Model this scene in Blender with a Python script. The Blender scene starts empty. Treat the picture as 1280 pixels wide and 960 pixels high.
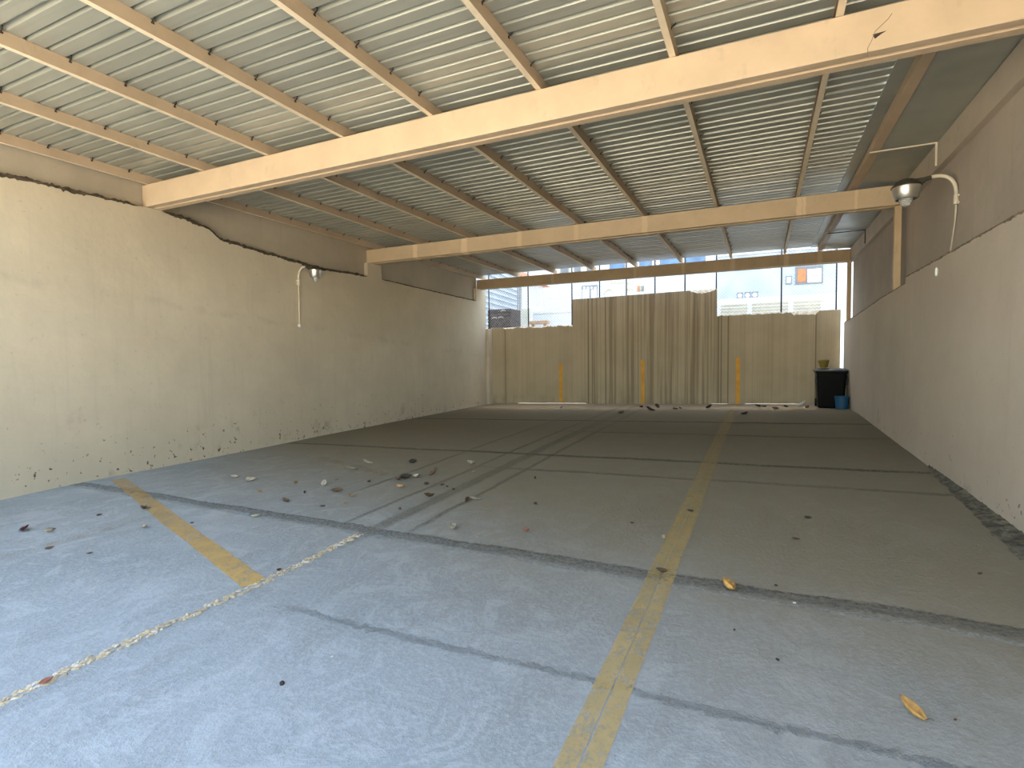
import bpy, bmesh, math, random
from mathutils import Vector, Matrix, noise as mn

sc = bpy.context.scene
COL = sc.collection
rnd = random.Random(7)

# ------------------------------------------------------------------ camera
F = 666.03
RX = Vector((0.90646816, 0.00824062, -0.42219375))
RY = Vector((0.42213331, -0.04350488, 0.90548926))
RZ = Vector((-0.0109057, -0.99901923, -0.04291443))
CAMZ = 1.5

def cam2w(x, y, z):
    v = Vector((x, y, z))
    return Vector((RX.dot(v), RY.dot(v), RZ.dot(v)))

def at(px, py, Y):
    """point of the place that stands at depth Y and is seen at (px, py) in the photograph"""
    d = cam2w(px - 640, py - 480, F)
    k = Y / d.y
    return Vector((d.x * k, Y, CAMZ + d.z * k))

def fz(X, Y):
    """height of the uneven concrete floor"""
    def li(t, xs, ys):
        if t <= xs[0]: return ys[0]
        for i in range(1, len(xs)):
            if t <= xs[i]:
                u = (t - xs[i - 1]) / (xs[i] - xs[i - 1])
                return ys[i - 1] + u * (ys[i] - ys[i - 1])
        return ys[-1]
    zl = li(Y, [3, 3.8, 6.4, 7.9, 15.3], [-.03, 0, .023, .058, .14])
    zr = li(Y, [0, 5, 6.4, 8.2, 10.3, 12.6, 15.3], [.0, .155, .215, .27, .315, .365, .345])
    return zl + (zr - zl) * (X + 7.9) / 9.7

def on_floor(px, py):
    z = .1
    d = cam2w(px - 640, py - 480, F)
    for _ in range(30):
        k = (z - CAMZ) / d.z
        z = fz(d.x * k, d.y * k)
    return Vector((d.x * k, d.y * k, z))

cam = bpy.data.cameras.new('camera')
cam.sensor_width = 36
cam.lens = F / 1280 * 36
cam.clip_start = .02
cam.clip_end = 300
co = bpy.data.objects.new('camera', cam)
COL.objects.link(co)
r, u, b = cam2w(1, 0, 0), -cam2w(0, 1, 0), -cam2w(0, 0, 1)
co.matrix_world = Matrix(((r.x, u.x, b.x, 0), (r.y, u.y, b.y, 0), (r.z, u.z, b.z, CAMZ), (0, 0, 0, 1)))
sc.camera = co

# ------------------------------------------------------------------ material helpers
class NT:
    def __init__(s, name):
        s.m = bpy.data.materials.new(name)
        s.m.use_nodes = True
        s.t = s.m.node_tree
        s.b = s.t.nodes['Principled BSDF']
        s.out = s.t.nodes['Material Output']
        s._pos = None
    def n(s, typ, **kw):
        nd = s.t.nodes.new(typ)
        for k, v in kw.items(): setattr(nd, k, v)
        return nd
    def l(s, a, b_): s.t.links.new(a, b_)
    def put(s, sock, v):
        if hasattr(v, 'is_output'): s.l(v, sock)
        elif isinstance(v, (tuple, list)) and len(v) == 3 and sock.type == 'RGBA': sock.default_value = (*v, 1)
        else: sock.default_value = v
    @property
    def pos(s):
        if s._pos is None: s._pos = s.n('ShaderNodeNewGeometry').outputs['Position']
        return s._pos
    def obj(s): return s.n('ShaderNodeTexCoord').outputs['Object']
    def xyz(s, v=None):
        q = s.n('ShaderNodeSeparateXYZ'); s.l(v or s.pos, q.inputs[0])
        return q.outputs[0], q.outputs[1], q.outputs[2]
    def math(s, op, a, b_=0., c=0., clamp=False):
        q = s.n('ShaderNodeMath', operation=op, use_clamp=clamp)
        s.put(q.inputs[0], a); s.put(q.inputs[1], b_); s.put(q.inputs[2], c)
        return q.outputs[0]
    def scale(s, v, sx, sy, sz):
        q = s.n('ShaderNodeVectorMath', operation='MULTIPLY'); s.l(v, q.inputs[0]); q.inputs[1].default_value = (sx, sy, sz)
        return q.outputs[0]
    def noise(s, scale, detail=4, rough=.55, dist=0., vec=None, out=0):
        q = s.n('ShaderNodeTexNoise'); s.l(vec or s.pos, q.inputs['Vector'])
        q.inputs['Scale'].default_value = scale; q.inputs['Detail'].default_value = detail
        q.inputs['Roughness'].default_value = rough; q.inputs['Distortion'].default_value = dist
        return q.outputs[out]
    def voro(s, scale, vec=None, feature='F1', out='Distance'):
        q = s.n('ShaderNodeTexVoronoi', feature=feature); s.l(vec or s.pos, q.inputs['Vector']); q.inputs['Scale'].default_value = scale
        return q.outputs[out]
    def ramp(s, v, a, b_, lo=0., hi=1., smooth=True):
        q = s.n('ShaderNodeMapRange', interpolation_type='SMOOTHSTEP' if smooth else 'LINEAR')
        s.put(q.inputs['Value'], v); q.inputs['From Min'].default_value = a; q.inputs['From Max'].default_value = b_
        q.inputs['To Min'].default_value = lo; q.inputs['To Max'].default_value = hi
        return q.outputs[0]
    def mix(s, f, a, b_, blend='MIX'):
        q = s.n('ShaderNodeMix', data_type='RGBA', blend_type=blend)
        s.put(q.inputs[0], f); s.put(q.inputs[6], a); s.put(q.inputs[7], b_)
        return q.outputs[2]
    def bump(s, h, strength=.3, dist=.01, prev=None):
        q = s.n('ShaderNodeBump'); q.inputs['Strength'].default_value = strength; q.inputs['Distance'].default_value = dist
        s.l(h, q.inputs['Height'])
        if prev is not None: s.l(prev, q.inputs['Normal'])
        return q.outputs[0]
    def fin(s, col, rough=.8, metal=0., normal=None, spec=None):
        s.put(s.b.inputs['Base Color'], col); s.put(s.b.inputs['Roughness'], rough); s.put(s.b.inputs['Metallic'], metal)
        if normal is not None: s.l(normal, s.b.inputs['Normal'])
        if spec is not None: s.b.inputs['Specular IOR Level'].default_value = spec
        return s.m

def plain(name, col, rough=.7, metal=0., var=.12, scale=6., bump=0.):
    t = NT(name)
    f = t.noise(scale, 3)
    c = t.mix(t.ramp(f, .3, .7), tuple(x * (1 - var) for x in col), tuple(min(1, x * (1 + var)) for x in col))
    nb = t.bump(t.noise(scale * 12, 3), bump, .004) if bump else None
    return t.fin(c, rough, metal, nb)

def plaster(name, base, dark, axis, low_dirt=1., crack=False):
    t = NT(name)
    X, Y, Z = t.xyz()
    big = t.noise(.7, 5, .6)
    mid = t.noise(3.2, 5, .6)
    c = t.mix(t.ramp(big, .3, .72), dark, base)
    c = t.mix(t.ramp(mid, .35, .75, 0, .35), c, tuple(x * .86 for x in base))
    # weak vertical run marks
    run = t.noise(1, 4, .6, vec=t.scale(t.pos, 9, 9, .55))
    c = t.mix(t.ramp(run, .52, .78, 0, .32), c, tuple(x * .72 for x in base))
    # pock marks and dirt flecks, thicker near the floor
    v = t.noise(14, 3, .7)
    lowm = t.ramp(Z, .1, 1.0, 1, 0)
    fleck = t.math('MULTIPLY', t.ramp(t.math('ADD', v, t.math('MULTIPLY', t.math('MULTIPLY', t.ramp(Z, .15, .50, .042, 0), t.ramp(Y, 3.5, 7, .25, 1)), low_dirt)), .655, .70), t.math('ADD', t.math('MULTIPLY', lowm, .9 * low_dirt), .16))
    c = t.mix(fleck, c, (.12, .09, .06))
    sm = t.math('MULTIPLY', t.ramp(t.noise(2.1, 5, .7, vec=t.scale(t.pos, 1, 1, .7)), .58, .74), t.math('MULTIPLY', t.ramp(Z, .15, 1.25, .5, 0), low_dirt))
    c = t.mix(sm, c, (.20, .17, .13))
    if crack:
        zz = t.math('ADD', Z, t.math('MULTIPLY', t.math('SUBTRACT', t.noise(1.4, 4), .5), .3))
        ln = t.ramp(t.math('ABSOLUTE', t.math('SUBTRACT', zz, t.math('MULTIPLY_ADD', Y, -.075, 2.78))), 0, .10, 1, 0)
        ln = t.math('MULTIPLY', ln, t.ramp(t.noise(3, 5, .7), .42, .66, 0, .24))
        c = t.mix(ln, c, tuple(x * .5 for x in base))
    n1 = t.bump(t.noise(2.5, 3), .35, .03)
    n2 = t.bump(t.noise(60, 4, .7), .35, .004, n1)
    return t.fin(c, .9, 0, n2, .2)

M = {}
M['wall_left'] = plaster('cream_plaster', (.66, .575, .43), (.56, .485, .36), 'Y', 1., True)
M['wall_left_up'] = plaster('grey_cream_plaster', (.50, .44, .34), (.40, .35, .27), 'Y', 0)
M['wall_right'] = plaster('pinkish_plaster', (.56, .485, .39), (.48, .41, .33), 'Y', .8)
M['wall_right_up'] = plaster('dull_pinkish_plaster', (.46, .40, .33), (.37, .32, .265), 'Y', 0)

# streaked wall at the back
t = NT('streaked_render')
X, Y, Z = t.xyz()
c = t.mix(t.ramp(t.noise(1.2, 4), .3, .7), (.40, .335, .225), (.47, .395, .27))
st = t.noise(1, 4, .62, vec=t.scale(t.pos, 7.5, 7.5, .12))
fine = t.noise(1, 2, .6, vec=t.scale(t.pos, 24, 24, .1))
cen = t.math('MULTIPLY', t.ramp(X, -4.95, -4.5, 0, 1), t.ramp(X, -1.3, -.8, 1, .0))
amt = t.math('MULTIPLY_ADD', cen, .58, .12)
c = t.mix(t.math('MULTIPLY', t.ramp(st, .47, .64), amt), c, (.12, .085, .05))
c = t.mix(t.math('MULTIPLY', t.ramp(fine, .52, .66), t.math('MULTIPLY_ADD', cen, .42, .16)), c, (.17, .125, .075))
# panel seams
for sx in (-7.35, -4.62, -4.5, -4.1, -.95, -1.02, -.78, 1.25):
    sm = t.ramp(t.math('ABSOLUTE', t.math('SUBTRACT', X, sx)), .008, .022, .75, 0)
    c = t.mix(sm, c, (.07, .05, .03))
dz = t.math('MULTIPLY', t.ramp(Z, .2, .55, .5, 0), t.ramp(t.noise(3, 4), .4, .65))
c = t.mix(dz, c, (.16, .12, .08))
spot = t.math('MULTIPLY', t.ramp(t.noise(9, 5, .75), .62, .68), t.math('MULTIPLY', t.ramp(t.math('ABSOLUTE', t.math('SUBTRACT', X, 1.45)), .1, .35, 1, 0), t.ramp(t.math('ABSOLUTE', t.math('SUBTRACT', Z, 1.75)), .1, .4, 1, 0)))
c = t.mix(spot, c, (.04, .03, .02))
nb = t.bump(t.noise(1, 2, vec=t.scale(t.pos, 10, 10, .1)), .3, .01)
nb = t.bump(t.noise(45, 4), .25, .004, nb)
M['wall_back'] = t.fin(t.mix(.14, c, (.75, .62, .42)), .88, 0, nb, .2)
M['broken'] = plain('broken_render', (.76, .69, .55), .95, 0, .25, 20, .6)

# painted steel
def steel(name, base, stain=.35, marks=()):
    t = NT(name)
    X, Y, Z = t.xyz()
    c = t.mix(t.ramp(t.noise(2.3, 5, .6), .3, .7), tuple(x * .88 for x in base), base)
    c = t.mix(t.ramp(t.noise(7, 4, .7, vec=t.scale(t.pos, 1, 1, .5)), .58, .75, 0, stain), c, tuple(x * .62 for x in base))
    for mx, mw, k in marks:
        f = t.ramp(t.math('ABSOLUTE', t.math('SUBTRACT', t.math('ADD', X, t.math('MULTIPLY', t.math('SUBTRACT', t.noise(9, 2), .5), .05)), mx)), mw * .5, mw, k, 0)
        c = t.mix(f, c, tuple(min(1, x * 1.22 + .03) for x in base))
    nb = t.bump(t.noise(30, 3), .15, .004)
    return t.fin(c, .55, 0, nb, .35)
CREAM = (.61, .475, .325)
M['beam'] = steel('cream_beam_paint', CREAM)
M['beam_mid'] = steel('cream_beam_paint_with_drips', (.60, .465, .30), .35, [(-6.68, .07, .8), (-5.48, .09, .8), (-4.25, .06, .5), (-3.1, .06, .4), (-1.85, .06, .5), (.53, .05, .8), (.60, .03, .8), (1.28, .025, .6)])
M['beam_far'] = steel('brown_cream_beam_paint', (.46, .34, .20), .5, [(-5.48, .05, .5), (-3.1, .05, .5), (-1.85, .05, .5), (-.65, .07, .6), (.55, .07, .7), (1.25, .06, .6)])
M['purlin'] = steel('tan_purlin_paint', (.51, .395, .27), .4)
M['flange'] = steel('lit_cream_purlin_paint', (.82, .70, .51), .1)  # lightened copy of the purlin paint, light on the undersides put into the colour
M['plate'] = steel('weathered_plate_paint', (.50, .43, .34), .8)
M['post'] = steel('ochre_post_paint', (.55, .41, .25), .5)

# roof sheet
t = NT('painted_roof_sheet')
c = t.mix(t.ramp(t.noise(.8, 4), .3, .7), (.34, .355, .31), (.41, .425, .37))
c = t.mix(t.ramp(t.noise(1, 4, .6, vec=t.scale(t.pos, .6, 14, 1)), .45, .7, 0, .35), c, (.26, .27, .235))
M['sheet'] = t.fin(c, .30, .22, None, .5)
t = NT('galvanized_flat_sheet')
c = t.mix(t.ramp(t.noise(1.1, 4), .3, .7), (.34, .36, .32), (.44, .46, .41))
M['flat_sheet'] = t.fin(c, t.ramp(t.noise(3, 3), .3, .7, .32, .45), .4, None, .5)
M['hook'] = plain('dark_hook', (.035, .028, .022), .7, .3)

# concrete floor
t = NT('troweled_concrete')
X, Y, Z = t.xyz()
wob = t.math('MULTIPLY', t.math('SUBTRACT', t.noise(2.2, 5, .65), .5), .12)
wob2 = t.math('MULTIPLY', t.math('SUBTRACT', t.noise(22, 5, .72), .5), .11)
wb = t.math('ADD', wob, wob2)
Yw = t.math('ADD', Y, wb); Xw = t.math('ADD', X, t.math('MULTIPLY', wb, .55))
patch = t.noise(.55, 5, .62, .6)
sw = t.noise(2.6, 6, .68, 1.8)
sw2 = t.noise(1, 4, .6, .5, vec=t.scale(t.pos, 5, 1.6, 1))
c = t.mix(t.ramp(patch, .3, .7), (.30, .345, .375), (.365, .41, .445))
c = t.mix(t.ramp(sw, .5, .60, 0, .65), c, (.45, .50, .54))
c = t.mix(t.ramp(sw2, .5, .66, 0, .45), c, (.27, .30, .32))
grain = t.noise(34, 5, .75)
fing = t.noise(110, 3, .7)
c = t.mix(t.ramp(grain, .42, .66, 0, .5), c, (.48, .53, .57))
c = t.mix(t.ramp(fing, .5, .7, 0, .3), c, (.27, .28, .28))
# floor turns browner further in and towards the right wall, darkest at mid depth
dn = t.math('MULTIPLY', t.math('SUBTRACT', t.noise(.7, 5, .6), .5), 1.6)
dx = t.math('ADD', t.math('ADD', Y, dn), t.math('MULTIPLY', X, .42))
browning = t.ramp(dx, .4, 4.6, .0, .80)
c = t.mix(browning, c, (.24, .185, .095))
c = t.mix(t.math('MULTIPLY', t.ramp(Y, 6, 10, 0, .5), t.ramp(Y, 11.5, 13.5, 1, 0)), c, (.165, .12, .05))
jr = t.noise(38, 4, .75)
hsum = None
def joint(coord, pos_, w, k, col=(.13, .12, .10), gate=None, edge=.25):
    global c, hsum
    d = t.math('ABSOLUTE', t.math('SUBTRACT', coord, pos_))
    f = t.ramp(d, w * edge, w, 1, 0)
    if gate is not None: f = t.math('MULTIPLY', f, gate)
    fk = t.math('MULTIPLY', f, t.ramp(jr, .42, .57, k * .2, min(.95, k * 1.25)))
    c = t.mix(fk, c, col)
    hsum = f if hsum is None else t.math('MAXIMUM', hsum, f)
j1 = t.math('MULTIPLY_ADD', X, -.033, 3.49)
joint(Yw, j1, .085, .55, (.13, .13, .12))
joint(Yw, t.math('ADD', j1, .065), .03, .5, (.06, .055, .05))
joint(Yw, t.math('ADD', j1, -.095), .03, .4, (.50, .52, .53))
joint(Yw, 7.12, .085, .7, (.075, .06, .04))
joint(Yw, 11.02, .10, .75, (.06, .05, .035))
joint(Yw, 6.2, .07, .35, (.12, .10, .07), t.ramp(X, -4, -2.5, 0, 1))
joint(Yw, 9.4, .08, .4, (.09, .075, .05), t.ramp(X, -4, -2.5, 0, 1))
joint(Yw, 2.28, .04, .22, (.20, .22, .23), t.ramp(X, -2.9, -2.3, 0, 1))
joint(t.math('ADD', X, t.math('MULTIPLY', wb, .6)), -3.03, .12, .40, (.14, .125, .09), t.ramp(Y, 2.8, 4, .25, 1))
joint(t.math('ADD', X, t.math('MULTIPLY', wb, .6)), -3.03, .03, .45, (.30, .26, .17), t.ramp(Y, 3.4, 4, 0, 1))
joint(Xw, -3.40, .05, .28, (.12, .105, .075), t.ramp(Y, 3.4, 4, 0, 1))
joint(Xw, -2.70, .05, .28, (.12, .105, .075), t.ramp(Y, 3.4, 4, .2, 1))
joint(Xw, -4.1, .05, .2, (.12, .105, .075), t.ramp(Y, 4, 5, 0, 1))
hh = t.math('MULTIPLY', hsum, t.math('SUBTRACT', t.noise(24, 5, .8), .42))
n1 = t.bump(sw, .3, .015)
n2 = t.bump(grain, .8, .009, n1)
n3 = t.bump(hh, 1.0, .035, n2)
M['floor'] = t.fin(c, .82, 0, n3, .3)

# worn yellow paint
def worn(name, col, cut, soft=.12, scale=9., dark=None, fade=None):   # thin paint, worn through to the concrete
    t = NT(name)
    f = t.noise(scale, 5, .72)
    g = t.noise(55, 3, .7)
    m = t.ramp(t.math('MULTIPLY_ADD', g, .45, t.math('MULTIPLY', f, .6)), cut, cut + soft)
    if fade: 
        X, Y, Z = t.xyz()
        m = t.math('MULTIPLY', m, t.ramp(Y, fade[0], fade[1], fade[2], fade[3], False))
    t.put(t.b.inputs['Base Color'], t.mix(t.ramp(t.noise(5, 3), .3, .7), tuple(x * .85 for x in col), col))
    t.b.inputs['Roughness'].default_value = .8
    tr = t.n('ShaderNodeBsdfTransparent'); mx = t.n('ShaderNodeMixShader')
    t.l(m, mx.inputs[0]); t.l(tr.outputs[0], mx.inputs[1]); t.l(t.b.outputs[0], mx.inputs[2]); t.l(mx.outputs[0], t.out.inputs[0])
    return t.m
M['line_main'] = worn('worn_yellow_line', (.66, .47, .17), .30, .26, fade=(1.5, 9, .60, .30))
M['line_left'] = worn('worn_orange_line', (.70, .45, .14), .31, .24, fade=(2.4, 4.2, .78, .42))
M['line_faint'] = worn('faded_orange_line', (.55, .33, .12), .44, .2, fade=(2, 7, .26, .34))
M['bar'] = plain('orange_yellow_paint', (.72, .36, .035), .6, 0, .1)

M['mortar'] = plain('dark_dirty_mortar', (.075, .055, .035), .95, 0, .5, 9, .5)
M['mortar_mid'] = plain('brown_mortar', (.20, .16, .115), .95, 0, .4, 9, .5)
M['pebble'] = None
t = NT('yellow_worn_pebbles')
rr = t.voro(32, out='Color')
q = t.n('ShaderNodeSeparateColor'); t.l(rr, q.inputs[0])
c = t.mix(q.outputs[0], (.40, .35, .26), (.62, .51, .32))
c = t.mix(t.ramp(q.outputs[1], .8, .85), c, (.66, .60, .50))
M['pebble'] = t.fin(c, .8, 0, t.bump(t.noise(90, 3), .3, .003))
M['pebble_bed'] = plain('sandy_bed', (.25, .225, .17), .95, 0, .3, 30, .5)
M['soil'] = plain('dark_broken_concrete', (.12, .105, .075), .95, 0, .55, 14, .8)

M['bin'] = plain('black_green_plastic', (.0015, .002, .002), .4, 0, .2)
M['bin'].node_tree.nodes['Principled BSDF'].inputs['Specular IOR Level'].default_value = .12
M['binlid'] = plain('skylit_lid_plastic', (.055, .07, .085), .45, 0, .2)  # black plastic lightened bluish, skylight on the lid put into the colour
M['bucket'] = plain('blue_plastic', (.006, .075, .17), .55, 0, .1)
M['tub'] = plain('olive_yellow_plastic', (.23, .17, .025), .5, 0, .2)
M['tub_in'] = plain('dark_olive', (.06, .045, .015), .6)
M['reflector'] = plain('spun_aluminium', (.62, .60, .55), .34, .9, .06)
M['lampcap'] = plain('dark_lamp_housing', (.06, .052, .04), .6, .3)
M['pipe'] = plain('cream_pipe_paint', (.64, .58, .46), .5, 0, .08)
M['cable'] = plain('pale_cable', (.55, .50, .42), .6)
M['white'] = plain('white_plastic', (.80, .79, .74), .4, 0, .03)
t = NT('ribbed_glass'); t.b.inputs['Transmission Weight'].default_value = .6
M['glass'] = t.fin((.85, .86, .82), .15)
M['fence_post'] = plain('dark_fence_steel', (.03, .03, .035), .6, .3)
M['wire'] = plain('grey_fence_wire', (.22, .22, .23), .5, .5)

# outside
M['facade'] = plain('pale_facade', (.74, .72, .69), .9, 0, .06, .6)
M['facade_cool'] = plain('cool_grey_facade', (.50, .53, .56), .9, 0, .12, 1.)
M['facade_warm'] = plain('cream_blockwork', (.66, .61, .50), .9, 0, .08, 1.5)
M['blue_pane'] = plain('blue_window_glass', (.10, .20, .36), .25, 0, .25, 2)
M['dark_pane'] = plain('grey_window_glass', (.16, .17, .18), .3, 0, .2, 2)
M['frame'] = plain('grey_window_frame', (.22, .22, .22), .6)
M['orange'] = plain('orange_cloth', (.70, .20, .06), .8, 0, .1)
M['tile'] = plain('orange_roof_tile', (.62, .26, .12), .8, 0, .15)
M['ribmetal'] = plain('ribbed_grey_metal', (.42, .45, .48), .5, .2, .1)
M['brownbox'] = plain('dark_brown_slats', (.05, .035, .025), .8, 0, .5, 8)
M['plank'] = plain('tan_plank', (.50, .30, .15), .8)
M['cream'] = plain('beige_rail_paint', (.60, .52, .36), .7)
M['slab'] = plain('white_slab', (.80, .79, .76), .8, 0, .05)
M['ground'] = plain('pale_concrete_yard', (.54, .48, .38), .9, 0, .1, .5)

# ------------------------------------------------------------------ mesh helpers
def link(name, bm, mat, parent=None, smooth=False, bevel=0.):
    me = bpy.data.meshes.new(name)
    bmesh.ops.recalc_face_normals(bm, faces=bm.faces)
    bm.to_mesh(me); bm.free()
    mats = mat if isinstance(mat, (list, tuple)) else [mat]
    for m_ in mats: me.materials.append(m_)
    if smooth:
        for p in me.polygons: p.use_smooth = True
    o = bpy.data.objects.new(name, me)
    COL.objects.link(o)
    if parent is not None: o.parent = parent
    if bevel:
        bv = o.modifiers.new('bevel', 'BEVEL'); bv.width = bevel; bv.segments = 2; bv.limit_method = 'ANGLE'
    return o

def tag(o, label=None, cat=None, group=None, kind=None):
    if label: o['label'] = label
    if cat: o['category'] = cat
    if group: o['group'] = group
    if kind: o['kind'] = kind
    return o

def empty(name, loc, label, cat, group=None):
    o = bpy.data.objects.new(name, None)
    o.empty_display_size = .1
    o.location = loc
    COL.objects.link(o)
    return tag(o, label, cat, group)

def box(bm, x0, x1, y0, y1, z0, z1, mi=0):
    vs = [bm.verts.new(p) for p in ((x0, y0, z0), (x1, y0, z0), (x1, y1, z0), (x0, y1, z0), (x0, y0, z1), (x1, y0, z1), (x1, y1, z1), (x0, y1, z1))]
    for f in ((0, 3, 2, 1), (4, 5, 6, 7), (0, 1, 5, 4), (1, 2, 6, 5), (2, 3, 7, 6), (3, 0, 4, 7)):
        fc = bm.faces.new([vs[i] for i in f]); fc.material_index = mi
    return vs

def hexa(bm, lo, hi):
    vs = [bm.verts.new(p) for p in lo] + [bm.verts.new(p) for p in hi]
    n = len(lo)
    bm.faces.new(vs[:n][::-1]); bm.faces.new(vs[n:])
    for i in range(n): bm.faces.new((vs[i], vs[(i + 1) % n], vs[n + (i + 1) % n], vs[n + i]))
    return vs

def tube(bm, pts, r, n=10, caps=True):
    pts = [Vector(p) for p in pts]
    rings = []
    up = Vector((0.13, .21, 1)).normalized()
    for i, p in enumerate(pts):
        d = (pts[min(i + 1, len(pts) - 1)] - pts[max(i - 1, 0)]).normalized()
        a = d.cross(up)
        if a.length < .05: a = d.cross(Vector((1, 0, 0)))
        a.normalize(); b_ = d.cross(a)
        rr_ = r[i] if isinstance(r, (list, tuple)) else r
        rings.append([bm.verts.new(p + a * rr_ * math.cos(2 * math.pi * k / n) + b_ * rr_ * math.sin(2 * math.pi * k / n)) for k in range(n)])
    for i in range(len(rings) - 1):
        for k in range(n):
            bm.faces.new((rings[i][k], rings[i][(k + 1) % n], rings[i + 1][(k + 1) % n], rings[i + 1][k]))
    if caps:
        bm.faces.new(rings[0][::-1]); bm.faces.new(rings[-1])

def lathe(bm, prof, c=(0, 0, 0), n=28, closed=True):
    rings = []
    for r_, z in prof:
        rings.append([bm.verts.new((c[0] + r_ * math.cos(2 * math.pi * k / n), c[1] + r_ * math.sin(2 * math.pi * k / n), c[2] + z)) for k in range(n)])
    for i in range(len(rings) - 1):
        for k in range(n):
            bm.faces.new((rings[i][k], rings[i][(k + 1) % n], rings[i + 1][(k + 1) % n], rings[i + 1][k]))
    if closed:
        bm.faces.new(rings[0][::-1]); bm.faces.new(rings[-1])

def nz(x, y=0., z=0.): return mn.noise(Vector((x, y, z)))

def bezier(p, n=12):
    p = [Vector(q) for q in p]
    out = []
    for i in range(n + 1):
        t_ = i / n
        out.append((1 - t_) ** 3 * p[0] + 3 * t_ * (1 - t_) ** 2 * p[1] + 3 * t_ * t_ * (1 - t_) * p[2] + t_ ** 3 * p[3])
    return out

# ------------------------------------------------------------------ setting: floor, yard
Y0 = .7                      # front edge of the roof, overhead
YW0 = -1.6                   # the side walls run on a little, behind the camera
bm = bmesh.new()
nx, ny = 60, 110
xs = [-8.3 + 10.9 * i / nx for i in range(nx + 1)]
ys = [YW0 + (18.5 - YW0) * j / ny for j in range(ny + 1)]
g = [[bm.verts.new((x, y, fz(x, y) + .006 * nz(x * .9, y * .9) * (1 if y < 14.8 else 0))) for x in xs] for y in ys]
for j in range(ny):
    for i in range(nx):
        bm.faces.new((g[j][i], g[j][i + 1], g[j + 1][i + 1], g[j + 1][i]))
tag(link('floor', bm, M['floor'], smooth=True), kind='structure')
bm = bmesh.new()
box(bm, -30, 30, -40, YW0, -.4, -.03)
tag(link('ground', bm, M['ground']), kind='structure')
bm = bmesh.new()
box(bm, -30, 30, 18.5, 60, -.4, .12)
tag(link('ground', bm, M['slab']), kind='structure')

# ------------------------------------------------------------------ side walls
def side_wall(name, prof, face, back, mat, rough=.012, step=.05):
    """prof: list of (Y, top); equal Y twice = a vertical jump. face(Y) = X of the visible face, back = X behind."""
    cols = []
    for i in range(len(prof) - 1):
        (ya, za), (yb, zb) = prof[i], prof[i + 1]
        if abs(yb - ya) < 1e-6:
            cols.append((ya, za)); continue
        n = max(1, int((yb - ya) / step))
        for k in range(n):
            f = k / n
            yy = ya + (yb - ya) * f
            z = za + (zb - za) * f
            if 0 < k: z += rough * (nz(yy * 6, 3.1) + .7 * nz(yy * 21, 9.7))
            cols.append((yy, z))
    cols.append(prof[-1])
    bm = bmesh.new()
    A = [bm.verts.new((face(y), y, fz(face(y), y) - .12)) for y, z in cols]
    B = [bm.verts.new((face(y), y, z)) for y, z in cols]
    C = [bm.verts.new((back, y, z)) for y, z in cols]
    D = [bm.verts.new((back, y, -.4)) for y, z in cols]
    for i in range(len(cols) - 1):
        for P, Q in ((A, B), (B, C), (C, D)):
            vs = (P[i], P[i + 1], Q[i + 1], Q[i])
            if abs(cols[i][0] - cols[i + 1][0]) < 1e-6 and P is not B: continue
            bm.faces.new(vs)
    bm.faces.new((A[0], B[0], C[0], D[0])); bm.faces.new((A[-1], D[-1], C[-1], B[-1]))
    return tag(link(name, bm, mat), kind='structure'), cols

LEFTP = [(YW0, 3.70), (3.15, 3.698), (4.1, 3.712), (4.62, 3.722), (4.72, 3.735), (4.99, 3.738), (5.0, 3.725), (5.4, 3.69), (5.71, 3.627), (5.80, 3.57), (5.9, 3.50),
         (6.6, 3.455), (8.03, 3.364), (9.42, 3.405), (9.44, 3.405), (9.44, 3.715), (9.92, 3.715), (9.92, 3.407), (12, 3.375), (14.42, 3.349), (14.42, 3.735), (15.05, 3.735)]
side_wall('wall_left', LEFTP, lambda y: -7.9, -8.4, M['wall_left'])
bm = bmesh.new(); box(bm, -8.38, -7.995, YW0, 14.60, 3.0, 4.155)
tag(link('wall_upper_left', bm, M['wall_left_up']), kind='structure')

def xr(y): return 1.75 if y < 8.75 else 1.75 + (y - 8.75) * .012
RIGHTP = [(YW0, 2.57), (8.72, 2.562), (8.72, 2.485), (10.6, 2.455), (13.4, 2.37), (15.1, 2.345)]
side_wall('wall_right', RIGHTP, xr, 2.4, M['wall_right'], .014)
bm = bmesh.new(); box(bm, 1.95, 2.38, YW0, 14.75, 2.2, 4.12)
tag(link('wall_upper_right', bm, M['wall_right_up']), kind='structure')

def mortar_strip(name, ylist, topf, facef, side, h0, h1, mat):
    """rough bead of dirty mortar on the ledge where the plaster coat stops"""
    bm = bmesh.new()
    for ya, yb in ylist:
        n = int((yb - ya) / .025)
        prev = None
        for k in range(n + 1):
            y = ya + (yb - ya) * k / n
            taper = min(1, min(k, n - k) / 6)
            zt = topf(y)
            a = h0 * taper * (.55 + .9 * abs(nz(y * 7, 1.7)) + .5 * nz(y * 31, 4))
            c_ = max(0, h1 * taper * (.35 + 1.0 * nz(y * 5, 8.3) + .9 * nz(y * 27, 2)))
            x = facef(y) + side * (.004 + .006 * abs(nz(y * 20, 6)))
            xb = facef(y) - side * .03
            ring = [bm.verts.new((xb, y, zt + a)), bm.verts.new((x, y, zt + a * .6)), bm.verts.new((x, y, zt - c_ - .004)), bm.verts.new((xb, y, zt - c_ - .004))]
            if prev:
                for q in range(4): bm.faces.new((prev[q], prev[(q + 1) % 4], ring[(q + 1) % 4], ring[q]))
            else: bm.faces.new(ring)
            prev = ring
        bm.faces.new(prev[::-1])
    return tag(link(name, bm, mat), kind='structure')

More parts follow.
